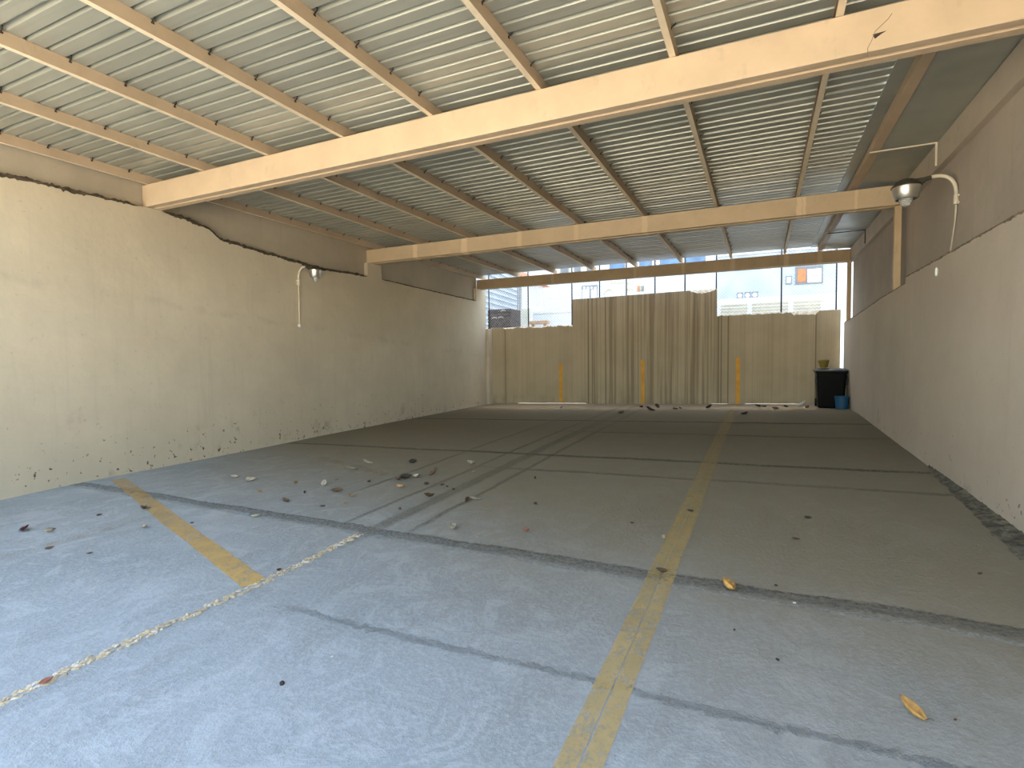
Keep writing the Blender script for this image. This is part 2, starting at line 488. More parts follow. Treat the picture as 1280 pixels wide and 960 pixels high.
def topL(y):
    for i in range(len(LEFTP) - 1):
        (ya, za), (yb, zb) = LEFTP[i], LEFTP[i + 1]
        if ya <= y <= yb and yb > ya: return za + (zb - za) * (y - ya) / (yb - ya)
    return 3.4
mortar_strip('trim_1', [(YW0 + .02, 4.66), (5.0, 9.43)], topL, lambda y: -7.9, 1, .048, .034, M['mortar'])
mortar_strip('trim_2', [(9.93, 14.4)], topL, lambda y: -7.9, 1, .026, .010, M['mortar'])
mortar_strip('trim_3', [(YW0 + .02, 8.7)], lambda y: 2.566, xr, -1, .014, .018, M['mortar_mid'])
mortar_strip('trim_4', [(8.75, 15.0)], lambda y: 2.485 - (y - 8.75) * .0162 if y < 10.6 else (2.455 - (y - 10.6) * .0304 if y < 13.4 else 2.37 - (y - 13.4) * .0147), xr, -1, .010, .010, M['mortar_mid'])

# stub of a column in the back left corner
bm = bmesh.new(); box(bm, -7.9, -7.80, 15.02, 15.27, 0, 2.53)
tag(link('trim_5', bm, M['wall_left'], bevel=.01), kind='structure')

# steel plate along the top of the right wall
bm = bmesh.new(); box(bm, 1.875, 1.955, Y0, 14.7, 3.722, 4.03)
tag(link('trim_6', bm, M['plate'], bevel=.006), kind='structure')

# ------------------------------------------------------------------ back wall
def top_b(x):
    if x < -5.10: return 2.565 + .02 * nz(x * 2)
    if x < -1.06: return 3.32 + (x + 5.1) * .0145
    return 2.66 + .006 * (x + 1)
def gap_b(x):
    for a, b_, h in ((-6.95, -4.68, .024), (-1.22, -.75, .016), (-.38, 1.0, .02)):
        if a <= x <= b_: return h
    return -.1
bm = bmesh.new()
YB = 15.28; TH = .055
cols = []
x = -7.86
while x < 1.775:
    cols.append(x); x += .028
for e in (-5.10, -1.06):
    i = min(range(len(cols)), key=lambda k: abs(cols[k] - e)); cols[i] = e
prev = None
for i, x in enumerate(cols):
    variants = [x]
    for e in (-5.10, -1.06):
        if x == e: variants = [x - 1e-4, x + 1e-4]
    for xv in variants:
        zt = top_b(xv)
        # depth of the broken front edge
        br = .006 + .01 * abs(nz(xv * 17, 2))
        if -7.4 < xv < -5.1: br = max(0, .03 + .055 * nz(xv * 5, 5) + .04 * nz(xv * 23, 1))
        if -1.75 < xv < -1.08: br = max(.01, .10 * math.sin((xv + 1.75) / .67 * math.pi) ** .6 + .05 * nz(xv * 19, 1))
        if -1.06 < xv < .7: br = max(.008, .02 + .02 * nz(xv * 9, 5))
        if .7 < xv < 1.3: br = max(.01, .08 + .10 * nz(xv * 8, 3) + .05 * nz(xv * 27, 1))
        zl = gap_b(xv)
        zb = fz(xv, YB) + zl
        zf = zt - br
        off = .0015 * math.sin(xv * 40)
        ring = [bm.verts.new((xv, YB + off, zb)), bm.verts.new((xv, YB + off, zf)), bm.verts.new((xv, YB + off + min(.045, br * .8), zt - .1 * br)), bm.verts.new((xv, YB + TH, zt)), bm.verts.new((xv, YB + TH, zb))]
        if prev:
            for q in range(5):
                f = bm.faces.new((prev[q], prev[(q + 1) % 5], ring[(q + 1) % 5], ring[q]))
                f.material_index = 1 if (q in (1, 2) and br > .018) else 0
        else: bm.faces.new(ring)
        prev = ring
bm.faces.new(prev[::-1])
tag(link('wall_back', bm, [M['wall_back'], M['broken']]), kind='structure')

# ------------------------------------------------------------------ roof
SHEET = 4.168
bm = bmesh.new()
prof = []
y = 2.23 - .4586 * 4
k = 0
while y < 14.8:
    w = .040 if k % 3 == 0 else .024
    h = .042 if k % 3 == 0 else .034
    prof += [(y - w / 2 - .006, 0), (y - w / 2, h), (y + w / 2 - .002, h), (y + w / 2 + .011, 0)]
    y += .1529; k += 1
prof = [(a, c_) for a, c_ in prof if Y0 < a < 14.78]
prof = [(Y0, 0)] + prof + [(14.78, 0)]
A = [bm.verts.new((-8.3, a, SHEET + c_)) for a, c_ in prof]
B = [bm.verts.new((1.10, a, SHEET + c_)) for a, c_ in prof]
for i in range(len(prof) - 1): bm.faces.new((A[i], A[i + 1], B[i + 1], B[i]))
o = tag(link('ceiling', bm, M['sheet']), kind='structure')
so = o.modifiers.new('thickness', 'SOLIDIFY'); so.thickness = .0015; so.offset = 1

# flashing and flat sheet between the corrugated roof and the right wall
bm = bmesh.new()
vs = hexa(bm, [(1.085, Y0, 4.150), (1.085, Y0, 4.164), (1.222, Y0, 4.164), (1.222, Y0, 4.150)], [(1.085, 14.8, 4.150), (1.085, 14.8, 4.164), (1.222, 14.8, 4.164), (1.222, 14.8, 4.150)])
tag(link('flashing_strip', bm, M['flat_sheet']), 'long galvanized flashing strip along the right edge of the corrugated roof', 'flashing')
bm = bmesh.new()
hexa(bm, [(1.3265, Y0, 4.066), (1.948, Y0, 4.036), (1.948, Y0, 4.040), (1.3265, Y0, 4.070)], [(1.3265, 14.7, 4.066), (1.948, 14.7, 4.036), (1.948, 14.7, 4.040), (1.3265, 14.7, 4.070)])
tag(link('soffit_sheet', bm, M['flat_sheet']), 'flat grey metal sheet closing the roof against the right wall', 'metal sheet')
for nm, yy, m_, lb in (('soffit_brace', 7.96, 'pipe', 'thin cream angle brace under the flat grey sheet above the right lamp'), ('soffit_brace', 12.68, 'lampcap', 'thin dark angle brace under the flat sheet near the far right corner')):
    bm = bmesh.new()
    box(bm, 1.20, 1.875, yy - .012, yy + .012, 4.018, 4.034)
    box(bm, 1.858, 1.875, yy - .014, yy + .014, 3.76, 4.018)
    tag(link(nm, bm, M[m_]), lb, 'brace', 'angle braces under the flat sheet')

# purlins: lipped steel channels running front to back
PX = [-7.9, -6.715, -5.52, -4.335, -3.145, -1.94, -.72, .49]
hook_me = None
def hook_mesh():
    bm = bmesh.new()
    pts = [(.052, 0, .085), (.058, -.002, .10), (.075, -.004, .108), (.088, -.004, .118), (.086, -.003, .133), (.07, 0, .142)]
    tube(bm, pts, .0055, 6)
    box(bm, .050, .056, -.010, .012, .084, .098)
    me = bpy.data.meshes.new('hook_bolt'); bmesh.ops.recalc_face_normals(bm, faces=bm.faces); bm.to_mesh(me); bm.free()
    me.materials.append(M['hook'])
    return me
HM = hook_mesh()
ordn = ['tight against the left wall', 'second out from the left wall', 'third out from the left wall', 'fourth out from the left wall', 'fifth out from the left wall', 'sixth out from the left wall', 'second in from the flashing strip', 'nearest the flashing strip']
PZ = 4.052
for i, px in enumerate(PX):
    root = empty('roof_purlin', (px, Y0, PZ), 'tan steel purlin under the corrugated roof, %s' % ordn[i], 'purlin', 'purlins under the corrugated roof')
    bm = bmesh.new()
    # C section: web on the right, flanges to the left, lips
    t_ = .004; w = .052; h = SHEET - PZ - .0015; L = 14.98 - Y0
    sec = [(0, 0), (w, 0), (w, h), (0, h), (0, h - .016), (t_, h - .016), (t_, h - t_), (w - t_, h - t_), (w - t_, t_), (t_, t_), (t_, .016), (0, .016)]
    a = [bm.verts.new((x, 0, z)) for x, z in sec]; b2 = [bm.verts.new((x, L, z)) for x, z in sec]
    for q in range(len(sec)):
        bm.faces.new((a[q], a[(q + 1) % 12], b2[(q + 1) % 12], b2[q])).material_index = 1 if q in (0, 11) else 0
    bm.faces.new(a[::-1]); bm.faces.new(b2)
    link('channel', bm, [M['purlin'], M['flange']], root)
    y = 2.23 - .4586 * 3
    while y < 14.6:
        if abs(y - 4.86) > .16 and abs(y - 9.62) > .16 and (i < 7 or y > 4.7):
            ob = bpy.data.objects.new('hook_bolt', HM); COL.objects.link(ob); ob.parent = root
            ob.location = (0, y - Y0 + rnd.uniform(-.012, .012), 0)
        y += .4586
bm = bmesh.new(); box(bm, 1.222, 1.325, Y0, 14.9, PZ, SHEET - .003)
tag(link('edge_purlin', bm, M['purlin'], bevel=.006), 'wide tan steel tube purlin with rust spots between flashing strip and flat sheet', 'purlin')

# main beams: two channels welded toe to toe
def beam(y, ztop, zbot, mat, lab, x0=-7.99, x1=1.872):
    root = empty('steel_beam', (x0, y, zbot), lab, 'beam', 'main beams across the car park')
    L = x1 - x0
    bm = bmesh.new()
    box(bm, 0, L, 0, .088, .008, ztop - zbot)
    link('front_channel', bm, mat, root, bevel=.006)
    bm = bmesh.new()
    box(bm, 0, L, .112, .205, 0, ztop - zbot - .002)
    box(bm, .02, L - .02, .0875, .1125, .07, ztop - zbot - .02)
    link('rear_channel', bm, mat, root, bevel=.006)
    return root
b1 = beam(4.76, 4.048, 3.735, M['beam'], 'nearest and largest cream steel beam crossing the ceiling')
b2_ = beam(9.52, 4.005, 3.712, M['beam_mid'], 'middle cream steel beam with pale paint drips, resting on the lamp-side post')
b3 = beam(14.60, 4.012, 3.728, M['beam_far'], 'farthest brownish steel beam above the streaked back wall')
# torn spot on the near beam
p = at(1100, 43, 4.757)
bm = bmesh.new()
q = p - Vector((-7.99, 4.76, 3.735))
lo = [(q.x - .045, -.0015, q.z + .012), (q.x + .04, -.0015, q.z + .018), (q.x + .008, -.0015, q.z + .002), (q.x - .03, -.0015, q.z - .022)]
hexa(bm, lo, [(a_[0], .004, a_[2]) for a_ in lo])
link('torn_hole', bm, M['hook'], b1)
bm = bmesh.new()
cr = [(q.x + .07, -.001, q.z + .13), (q.x + .05, -.001, q.z + .10), (q.x - .03, -.001, q.z + .03), (q.x - .05, -.001, q.z - .03), (q.x - .075, -.001, q.z - .08), (q.x - .072, -.001, q.z - .14)]
tube(bm, cr, .0022, 5)
link('crack', bm, M['mortar_mid'], b1)

# posts under the right ends of the beams
for y, zb, zt, lb in ((9.54, 2.468, 3.712, 'tan steel post on the right wall ledge under the middle beam'), (14.70, 2.351, 3.728, 'tan steel post at the far right corner under the farthest beam')):
    bm = bmesh.new()
    x0 = 1.766 if y < 10 else 1.826
    box(bm, x0, x0 + .085, y, y + .09, zb, zt)
    box(bm, x0 - .008, x0 + .096, y - .006, y + .10, zt - .012, zt)
    tag(link('steel_post', bm, M['post'], bevel=.006), lb, 'post', 'steel posts on the right ledge')

# ------------------------------------------------------------------ paint on floor and wall
def floor_strip(name, a, b_, w, mat, label, cat='painted line', dz=.0035, gap=None, group=None):
    a, b_ = Vector(a), Vector(b_)
    L = (b_ - a).length
    n = max(2, int(L / .15))
    d = (b_ - a) / L
    s = Vector((d.y, -d.x))
    bm = bmesh.new()
    parts = [(-w / 2, w / 2)] if not gap else [(-w / 2, -gap / 2), (gap / 2, w / 2)]
    for s0, s1 in parts:
        prev = None
        for k in range(n + 1):
            c_ = a + d * (L * k / n)
            ring = []
            for so_ in (s0, s1):
                q_ = c_ + s * (so_ + .006 * nz(k * .7, so_ * 30))
                ring.append(bm.verts.new((q_.x, q_.y, fz(q_.x, q_.y) + .006 * nz(q_.x * .9, q_.y * .9) + dz)))
            if prev: bm.faces.new((prev[0], prev[1], ring[1], ring[0]))
            prev = ring
    o = link(name, bm, mat)
    return tag(o, label, cat, group)
floor_strip('painted_floor_line', (-.585, .6), (-.56, 13.4), .17, M['line_main'], 'long double yellow line running up the floor to the right bay stripe', gap=.006)
floor_strip('painted_floor_line', (-7.62, 4.09), (-3.07, 2.455), .16, M['line_left'], 'orange-yellow line slanting from the left wall to the pebble joint')
floor_strip('painted_floor_line', (-5.40, 1.2), (-5.42, 3.35), .12, M['line_faint'], 'very faint orange line at the left foreground, parallel to the left wall')
floor_strip('painted_floor_line', (-6.15, 6.1), (-4.3, 5.42), .15, M['line_faint'], 'faint orange line trace beside the scattered leaves')
for px, zt, lb in ((-5.485, 1.397, 'left orange-yellow bay stripe painted up the back wall'), (-3.023, 1.492, 'middle orange-yellow bay stripe painted on the streaked back wall'), (-.535, 1.528, 'right orange-yellow bay stripe painted up the back wall')):
    bm = bmesh.new()
    z0 = fz(px, YB) + (.043 if px < -5 else .0)
    box(bm, px - .05, px + .05, YB - .0075, YB - .0045, z0, zt)
    tag(link('painted_wall_stripe', bm, M['bar']), lb, 'painted stripe', 'bay stripes on the back wall')

# pebble joint
bm = bmesh.new()
def stone(bm, c_, sx, sy, sz, rot):
    m_ = Matrix.Translation(c_) @ Matrix.Rotation(rot, 4, 'Z') @ Matrix.Diagonal((sx, sy, sz, 1))
    r_ = bmesh.ops.create_icosphere(bm, subdivisions=1, radius=1, matrix=m_)
    for v in r_['verts']: v.co += Vector((rnd.uniform(-.12, .12) * sx, rnd.uniform(-.12, .12) * sy, rnd.uniform(-.15, .1) * sz))
y = .55
while y < 3.5:
    for _ in range(3):
        xx = -3.055 + .014 * math.sin(y * 3.1) + rnd.uniform(-.036, .036)
        yy = y + rnd.uniform(-.012, .012)
        sx = rnd.uniform(.008, .017)
        stone(bm, (xx, yy, fz(xx, yy) + .001), sx, sx * rnd.uniform(1.1, 1.9), rnd.uniform(.004, .008), rnd.uniform(-.9, .9))
    y += .021
tag(link('pebble_strip', bm, M['pebble'], smooth=False), 'strip of yellowish pebbles set in the floor joint at the left foreground', 'pebbles', kind='stuff')

# broken concrete along the foot of the right wall
bm = bmesh.new()
n = 90
rows = []
for k in range(n + 1):
    y = 4.6 + 3.0 * k / n
    f = k / n
    wd = (.035 + .15 * (1 - f) ** .8) * (1 + .25 * nz(y * 5, 2)) * min(1, (n - k) / 12)
    row = []
    for j in range(9):
        u_ = j / 8
        x = 1.757 - wd * u_
        hgt = (.055 * (1 - u_) ** 1.2 * (1 - .5 * f) + .03 * nz(x * 18, y * 18) * (1 - abs(2 * u_ - 1)) + .018 * nz(x * 50, y * 50) * (1 - u_)) + .001
        if j == 8: hgt = -.006
        row.append(bm.verts.new((x, y, fz(x, y) + hgt)))
    rows.append(row)
for k in range(n):
    for j in range(8): bm.faces.new((rows[k][j], rows[k][j + 1], rows[k + 1][j + 1], rows[k + 1][j]))
tag(link('broken_concrete_edge', bm, M['soil']), 'dark crumbling concrete strip along the foot of the right wall', 'rubble', kind='stuff')

# ------------------------------------------------------------------ lamps
def lamp(axis, ztop, wallx, side, s, label, with_conduit, arm_y=0.):
    ax, ay = axis
    root = empty('wall_lamp', (ax, ay, ztop), label, 'lamp', 'barn lamps on the side walls')
    bm = bmesh.new()
    lathe(bm, [(.0, 0), (.07 * s, -.004), (.10 * s, -.02), (.118 * s, -.045), (.148 * s, -.075), (.150 * s, -.085), (.14 * s, -.085)], closed=False)
    link('housing', bm, M['lampcap'], root, smooth=True)
    bm = bmesh.new()
    lathe(bm, [(.140 * s, -.080), (.141 * s, -.095), (.128 * s, -.15), (.112 * s, -.215), (.105 * s, -.222), (.100 * s, -.222), (.107 * s, -.212), (.136 * s, -.082)], closed=False)
    link('reflector', bm, M['reflector'], root, smooth=True)
    bm = bmesh.new()
    pr = []
    for k in range(5):
        z = -.200 - k * .018
        pr += [(.080 * s - k * .008, z), (.080 * s - k * .008, z - .010), (.070 * s - k * .008, z - .012), (.070 * s - k * .008, z - .017)]
    pr += [(.02, -.292), (.001, -.294)]
    lathe(bm, pr, closed=False)
    link('lens', bm, M['glass'], root, smooth=True)
    bm = bmesh.new()
    d = side                                            # direction from the lamp to its wall
    tube(bm, [(d * .06, 0, -.035), (d * .16, 0, -.02), (d * .225, 0, -.008)], [.034, .026, .024], 10)
    box(bm, min(d * .10, d * .17), max(d * .10, d * .17), -.028, .028, -.055, -.004)
    link('bracket', bm, M['lampcap'], root, bevel=.004)
    wx = (wallx - ax) - d * .022
    bm = bmesh.new()
    pts = bezier([(d * .20, 0, -.010), (d * (abs(wx) * .62), 0, .01), (wx, 0, .02), (wx, 0, -.23)], 16)
    tube(bm, pts, .019, 10)
    link('arm', bm, M['pipe'], root, smooth=True)
    bm = bmesh.new()
    tube(bm, [(wx, 0, -.23), (wx, 0, -.33)], .024, 12)
    box(bm, min(wx - d * .0, wx + d * .022), max(wx, wx + d * .022), -.035, .035, -.25, -.235)
    box(bm, min(wx - d * .0, wx + d * .022), max(wx, wx + d * .022), -.035, .035, -.325, -.31)
    link('coupling', bm, M['pipe'], root, smooth=False)
    if with_conduit:
        bm = bmesh.new()
        tube(bm, [(wx, 0, -.33), (wx + d * .003, .002, -.6), (wx + d * .006, 0, -1.06)], .013, 8)
        link('conduit', bm, M['pipe'], root, smooth=True)
        bm = bmesh.new()
        bmesh.ops.create_uvsphere(bm, u_segments=16, v_segments=10, radius=.034, matrix=Matrix.Translation((wx + d * .004, 0, -1.09)))
        link('round_socket', bm, M['white'], root, smooth=True)
    else:
        bm = bmesh.new()
        tube(bm, bezier([(wx, 0, -.33), (wx, .0, -.5), (wx + d * .01, .10, -.62), (wx + d * .012, .26, -.93)], 14), .009, 8)
        link('cable', bm, M['cable'], root, smooth=True)
    return root
lamp((1.478, 7.42), 3.495, 1.95, 1, .98, 'larger-looking barn lamp on a curved arm high on the right wall', False)
lamp((-7.46, 7.46), 3.30, -7.9, -1, .80, 'small barn lamp with long straight conduit on the left wall', True)

p = at(1169, 341, 7.62)
bm = bmesh.new()
lathe(bm, [(.001, 0), (.018, .002), (.024, .012), (.026, .03), (.020, .044), (.001, .05)], n=18, closed=False)
bmesh.ops.scale(bm, vec=(1.9, .8, .55), verts=bm.verts)
bmesh.ops.rotate(bm, matrix=Matrix.Rotation(math.radians(-90), 3, 'Y'), verts=bm.verts)
o = link('wall_socket_cap', bm, M['white'], smooth=True)
o.location = (1.752, 7.30, 2.425)
tag(o, 'small oval white cap stuck on the right wall below the lamp cable', 'cap')

# ------------------------------------------------------------------ bin, bucket, tub
def rrect(cx, cy, wx, wy, r_, n=4):
    pts = []
    for (sx, sy, a0) in ((1, 1, 0), (-1, 1, 90), (-1, -1, 180), (1, -1, 270)):
        for k in range(n + 1):
            a = math.radians(a0 + 90 * k / n)
            pts.append((cx + sx * (wx / 2 - r_) + r_ * math.cos(a), cy + sy * (wy / 2 - r_) + r_ * math.sin(a)))
    return pts
BX, BY = 1.475, 14.32
bz = fz(BX, BY)
root = empty('wheelie_bin', (BX, BY, bz), 'black lidded bin in the far right corner behind the blue bucket', 'bin')
def loft(bm, rings, cap0=True, cap1=True):
    R_ = [[bm.verts.new(p_) for p_ in ring] for ring in rings]
    n = len(R_[0])
    for i in range(len(R_) - 1):
        for k in range(n): bm.faces.new((R_[i][k], R_[i][(k + 1) % n], R_[i + 1][(k + 1) % n], R_[i + 1][k]))
    if cap0: bm.faces.new(R_[0][::-1])
    if cap1: bm.faces.new(R_[-1])
bm = bmesh.new()
loft(bm, [[(x, y, z) for x, y in rrect(0, dy, wx, wy, r_)] for z, wx, wy, r_, dy in ((.004, .50, .46, .05, 0), (.03, .52, .48, .05, 0), (.70, .585, .56, .05, 0), (.80, .595, .57, .05, 0), (.805, .63, .60, .05, 0), (.845, .635, .605, .05, 0))])
link('body', bm, M['bin'], root, smooth=False, bevel=.004)
bm = bmesh.new()
loft(bm, [[(x - .005, y, z) for x, y in rrect(0, dy, wx, wy, r_)] for z, wx, wy, r_, dy in ((.842, .655, .64, .06, -.01), (.858, .665, .65, .06, -.01), (.875, .645, .62, .06, -.01), (.905, .55, .50, .08, 0), (.915, .40, .34, .1, 0))])
box(bm, -.345, -.30, -.10, .10, .845, .862)
link('lid', bm, M['binlid'], root, smooth=False, bevel=.004)
for sx in (-1, 1):
    bm = bmesh.new()
    tube(bm, bezier([(sx * .285, -.20, .72), (sx * .335, -.20, .71), (sx * .335, -.20, .56), (sx * .285, -.20, .54)], 8), .012, 8)
    link('side_handle', bm, M['binlid'], root, smooth=True)
bm = bmesh.new()
tube(bm, [(-.28, .34, .83), (.28, .34, .83)], .016, 10)
for sx in (-.25, .25): box(bm, sx - .02, sx + .02, .285, .345, .80, .845)
link('handle_bar', bm, M['bin'], root)
for sx in (-1, 1):
    bm = bmesh.new()
    c_ = sx * .265
    tube(bm, [(c_ - .025, .25, .10), (c_ + .025, .25, .10)], .098, 20)
    link('wheel', bm, M['bin'], root, bevel=.006)

ux, uy = 1.655, 13.86
uz = fz(ux, uy)
root = empty('bucket', (ux, uy, uz), 'small blue plastic bucket standing in front of the black bin', 'bucket')
bm = bmesh.new()
lathe(bm, [(.001, .006), (.118, .004), (.122, .02), (.142, .27), (.148, .272), (.148, .288), (.138, .288), (.134, .26), (.114, .025), (.001, .022)], n=28, closed=False)
link('body', bm, M['bucket'], root, smooth=False, bevel=.002)
bm = bmesh.new()
tube(bm, [(.147 * math.cos(a), .147 * math.sin(a) * .96 - .0, .262 - .06 * math.sin(a)) for a in [math.pi * k / 16 for k in range(17)]], .004, 6)
link('handle', bm, M['lampcap'], root, smooth=True)

tx, ty = 1.335, 14.22
root = empty('plastic_tub', (tx, ty, bz + .948), 'olive-yellow plastic tub tilted on top of the black bin lid', 'tub')
bm = bmesh.new()
lathe(bm, [(.001, -.012), (.070, -.012), (.076, 0), (.118, .135), (.126, .137), (.126, .147), (.117, .147), (.066, .01), (.001, .006)], n=26, closed=False)
link('body', bm, M['tub'], root, smooth=False)
bm = bmesh.new()
lathe(bm, [(.108, .128), (.07, .125), (.001, .122)], n=26, closed=False)
link('contents', bm, M['tub_in'], root)
root.rotation_euler = (math.radians(6), math.radians(-5), 0)

# ------------------------------------------------------------------ leaves
LEAFM = {
    'pale': plain('pale_dry_leaf', (.38, .33, .24), .8, 0, .3, 30),
    'tan': plain('tan_dry_leaf', (.42, .25, .10), .75, 0, .25, 30),
    'gold': plain('golden_dry_leaf', (.50, .27, .07), .7, 0, .3, 30),
    'brown': plain('brown_dry_leaf', (.11, .065, .035), .8, 0, .3, 30),
    'dark': plain('dark_dry_leaf', (.035, .026, .018), .85, 0, .3, 30),
    'maroon': plain('maroon_dry_leaf', (.085, .022, .022), .75, 0, .3, 30),
    'red': plain('reddish_scrap', (.36, .15, .10), .8, 0, .2, 30),
    'white': plain('white_paper_scrap', (.78, .77, .73), .8, 0, .05, 30),
}
def leaf(px, py, size, col, label, group=None, cat='leaf', name='dry_leaf', curl=None):
    p_ = on_floor(px, py)
    rn = random.Random(int(px * 31 + py * 17))
    L = size; W = size * rn.uniform(.34, .5); cu = curl if curl is not None else rn.uniform(.8, 1.9)
    bm = bmesh.new()
    n = 10; rows = []
    for k in range(n + 1):
        t_ = k / n
        w = W * math.sin(math.pi * min(1, t_ * .92 + .04)) ** .75 * (1 - .25 * t_)
        row = []
        for j in range(5):
            s = (j - 2) / 2
            ang = s * cu
            x = w * math.sin(ang) / max(cu, .2) + .0
            z = w * (1 - math.cos(ang)) * .9 + L * .5 * (t_ - .42) ** 2 * cu + .05 * L * nz(t_ * 4 + px, s * 2 + py) * abs(s)
            row.append(bm.verts.new((x, (t_ - .5) * L, z)))
        rows.append(row)
    for k in range(n):
        for j in range(4): bm.faces.new((rows[k][j], rows[k][j + 1], rows[k + 1][j + 1], rows[k + 1][j]))
    if size > .095: bmesh.ops.rotate(bm, matrix=Matrix.Rotation(rn.choice((-1, 1)) * rn.uniform(.15, .65), 3, rn.choice('XY')), verts=bm.verts)
    zmin = min(v.co.z for v in bm.verts)
    for v in bm.verts: v.co.z -= zmin - .004
    rz = rn.uniform(0, 6.28)
    bmesh.ops.rotate(bm, matrix=Matrix.Rotation(rz, 3, 'Z'), verts=bm.verts)
    root = link(name, bm, LEAFM[col], smooth=True)
    so_ = root.modifiers.new('thickness', 'SOLIDIFY'); so_.thickness = .0012
    root.location = (p_.x, p_.y, p_.z + .002)
    tag(root, label, cat, group)
    if cat == 'leaf' and size > .07:
        bm = bmesh.new()
        e = rows and None
        a = Vector((0, -.5 * L, .012)); b_ = Vector((.012, -.72 * L, .02))
        tube(bm, [a, (a + b_) / 2 + Vector((.004, 0, .008)), b_], .0016, 5)
        bmesh.ops.rotate(bm, matrix=Matrix.Rotation(rz, 3, 'Z'), verts=bm.verts)
        link('stem', bm, LEAFM['brown'], root)
    return root

big = [
    (1139, 893, .11, 'gold', 'golden brown curled leaf alone in the right foreground'),
    (909, 736, .13, 'gold', 'orange-tan curled leaf on the near cross joint right of the yellow line'),
    (827, 716, .075, 'brown', 'small brown leaf lying on the yellow line at the near cross joint'),
    (829, 674, .07, 'pale', 'pale leaf on the long yellow line beyond the near cross joint'),
    (31, 663, .15, 'maroon', 'maroon crumpled leaf on the floor at the far left edge'),
    (62, 666, .09, 'pale', 'flat pale leaf just right of the maroon leaf'),
    (179, 637, .11, 'brown', 'brown leaf beside the slanting orange line near the left wall'),
    (180, 660, .09, 'pale', 'pale leaf scrap below the slanting orange line'),
    (566, 661, .105, 'pale', 'cream coloured leaf alone just past the near cross joint'),
    (658, 665, .06, 'red', 'reddish leaf scrap right of the cream leaf past the near joint'),
    (583, 627, .10, 'brown', 'left dark leaf of the pair on the long floor joint'),
    (594, 625, .12, 'pale', 'right pale-edged leaf of the pair on the long floor joint'),
    (536, 622, .15, 'brown', 'flat brown leaf pile left of the long floor joint'),
    (498, 601, .13, 'brown', 'left leaf of the dark leaf heap in mid floor'),
    (507, 599, .15, 'dark', 'tallest dark leaf of the leaf heap in mid floor'),
    (521, 598, .13, 'pale', 'pale leaf at the right end of the dark leaf heap'),
    (543, 594, .13, 'brown', 'upright brown-edged leaf right of the dark leaf heap'),
    (439, 587, .13, 'pale', 'whitish curled leaf furthest left in mid floor, near the faint line'),
    (459, 580, .15, 'pale', 'long pale leaf behind the whitish curled leaf'),
    (516, 579, .11, 'dark', 'dark leaf behind the dark leaf heap'),
    (588, 581, .13, 'pale', 'pale leaf farthest right behind the leaf heap'),
    (592, 592, .09, 'pale', 'small pale leaf in front of the farthest right pale leaf'),
    (405, 607, .10, 'pale', 'pale upright leaf scrap left of the scattered mid floor leaves'),
    (422, 615, .13, 'brown', 'long brown leaf left of the scattered mid floor leaves'),
    (439, 621, .08, 'tan', 'tan leaf scrap in front of the long brown leaf'),
    (313, 601, .14, 'pale', 'wide pale leaf on the floor close to the left wall'),
    (293, 598, .09, 'pale', 'small pale leaf touching distance left of the wide pale leaf by the left wall'),
    (356, 628, .12, 'brown', 'brown curled leaf just beyond the near joint on the left'),
    (319, 647, .09, 'pale', 'pale leaf scrap on the near joint at the left'),
    (349, 714, .05, 'brown', 'little brown leaf next to the pebble joint by the slanting line end'),
    (58, 855, .055, 'red', 'reddish leaf bit lying on the pebble strip in the left foreground'),
]
for px, py, s, col, lb in big: leaf(px, py, s, col, lb, 'dry leaves on the floor')
for px, py, s in ((324, 615, .06), (370, 605, .07), (381, 617, .06), (403, 634, .06), (461, 603, .08), (500, 610, .08), (533, 606, .09), (553, 607, .06), (559, 609, .05), (567, 613, .06), (500, 638, .05), (608, 634, .05), (432, 630, .05), (420, 600, .05)):
    leaf(px, py, s, 'brown' if (px + py) % 3 else 'tan', 'small brown leaf scrap among the scattered leaves left of the long joint', 'leaf scraps left of the long joint', name='leaf_scrap')
for px, py, s in ((669, 599, .06), (669, 631, .06), (863, 640, .06), (1010, 649, .06), (995, 675, .06), (1225, 719, .045), (970, 734, .035), (918, 790, .025), (972, 827, .03), (1194, 902, .02), (790, 655, .04)):
    leaf(px, py, s, 'dark' if (px + py) % 2 else 'brown', 'tiny dark leaf scrap on the open floor of the right half', 'leaf scraps on the right half', name='leaf_scrap')
for px, py, s in ((62, 687, .06), (112, 693, .045), (124, 645, .05), (240, 655, .04)):
    leaf(px, py, s, 'brown', 'tiny leaf scrap in the left foreground bay before the slanting line', 'leaf scraps in the left bay', name='leaf_scrap')
for px, py, s, col in ((812, 513.5, .22, 'dark'), (821, 510, .20, 'dark'), (844, 512, .17, 'brown'), (850, 511, .14, 'dark'), (887, 510.5, .18, 'dark'), (931, 518, .22, 'dark'), (947, 508.5, .18, 'dark'), (969, 511.5, .15, 'brown'), (777, 517, .22, 'brown'), (955, 509, .15, 'dark'), (982, 509, .15, 'dark'), (802, 509.5, .12, 'dark'), (702, 510, .14, 'dark'), (1009, 510, .15, 'maroon')):
    leaf(px, py, s, col, 'dark dead leaf blown against the foot of the back wall', 'dead leaves at the back wall')
leaf(1003, 508, .22, 'white', 'crumpled white paper scrap at the foot of the back wall left of the bin', cat='paper', name='paper_scrap', curl=1.2)
for px, py, s, lb in ((993, 755, .022, 'white chip on the near cross joint right of the orange-tan leaf'), (415, 822, .012, 'tiny white chip in the left foreground')):
    leaf(px, py, s, 'white', lb, cat='chip', name='white_chip', curl=.8)
p_ = on_floor(352.5, 856)
bm = bmesh.new()
bmesh.ops.create_icosphere(bm, subdivisions=2, radius=.011)
for v in bm.verts: v.co *= 1 + .25 * nz(v.co.x * 90, v.co.y * 90, v.co.z * 90)
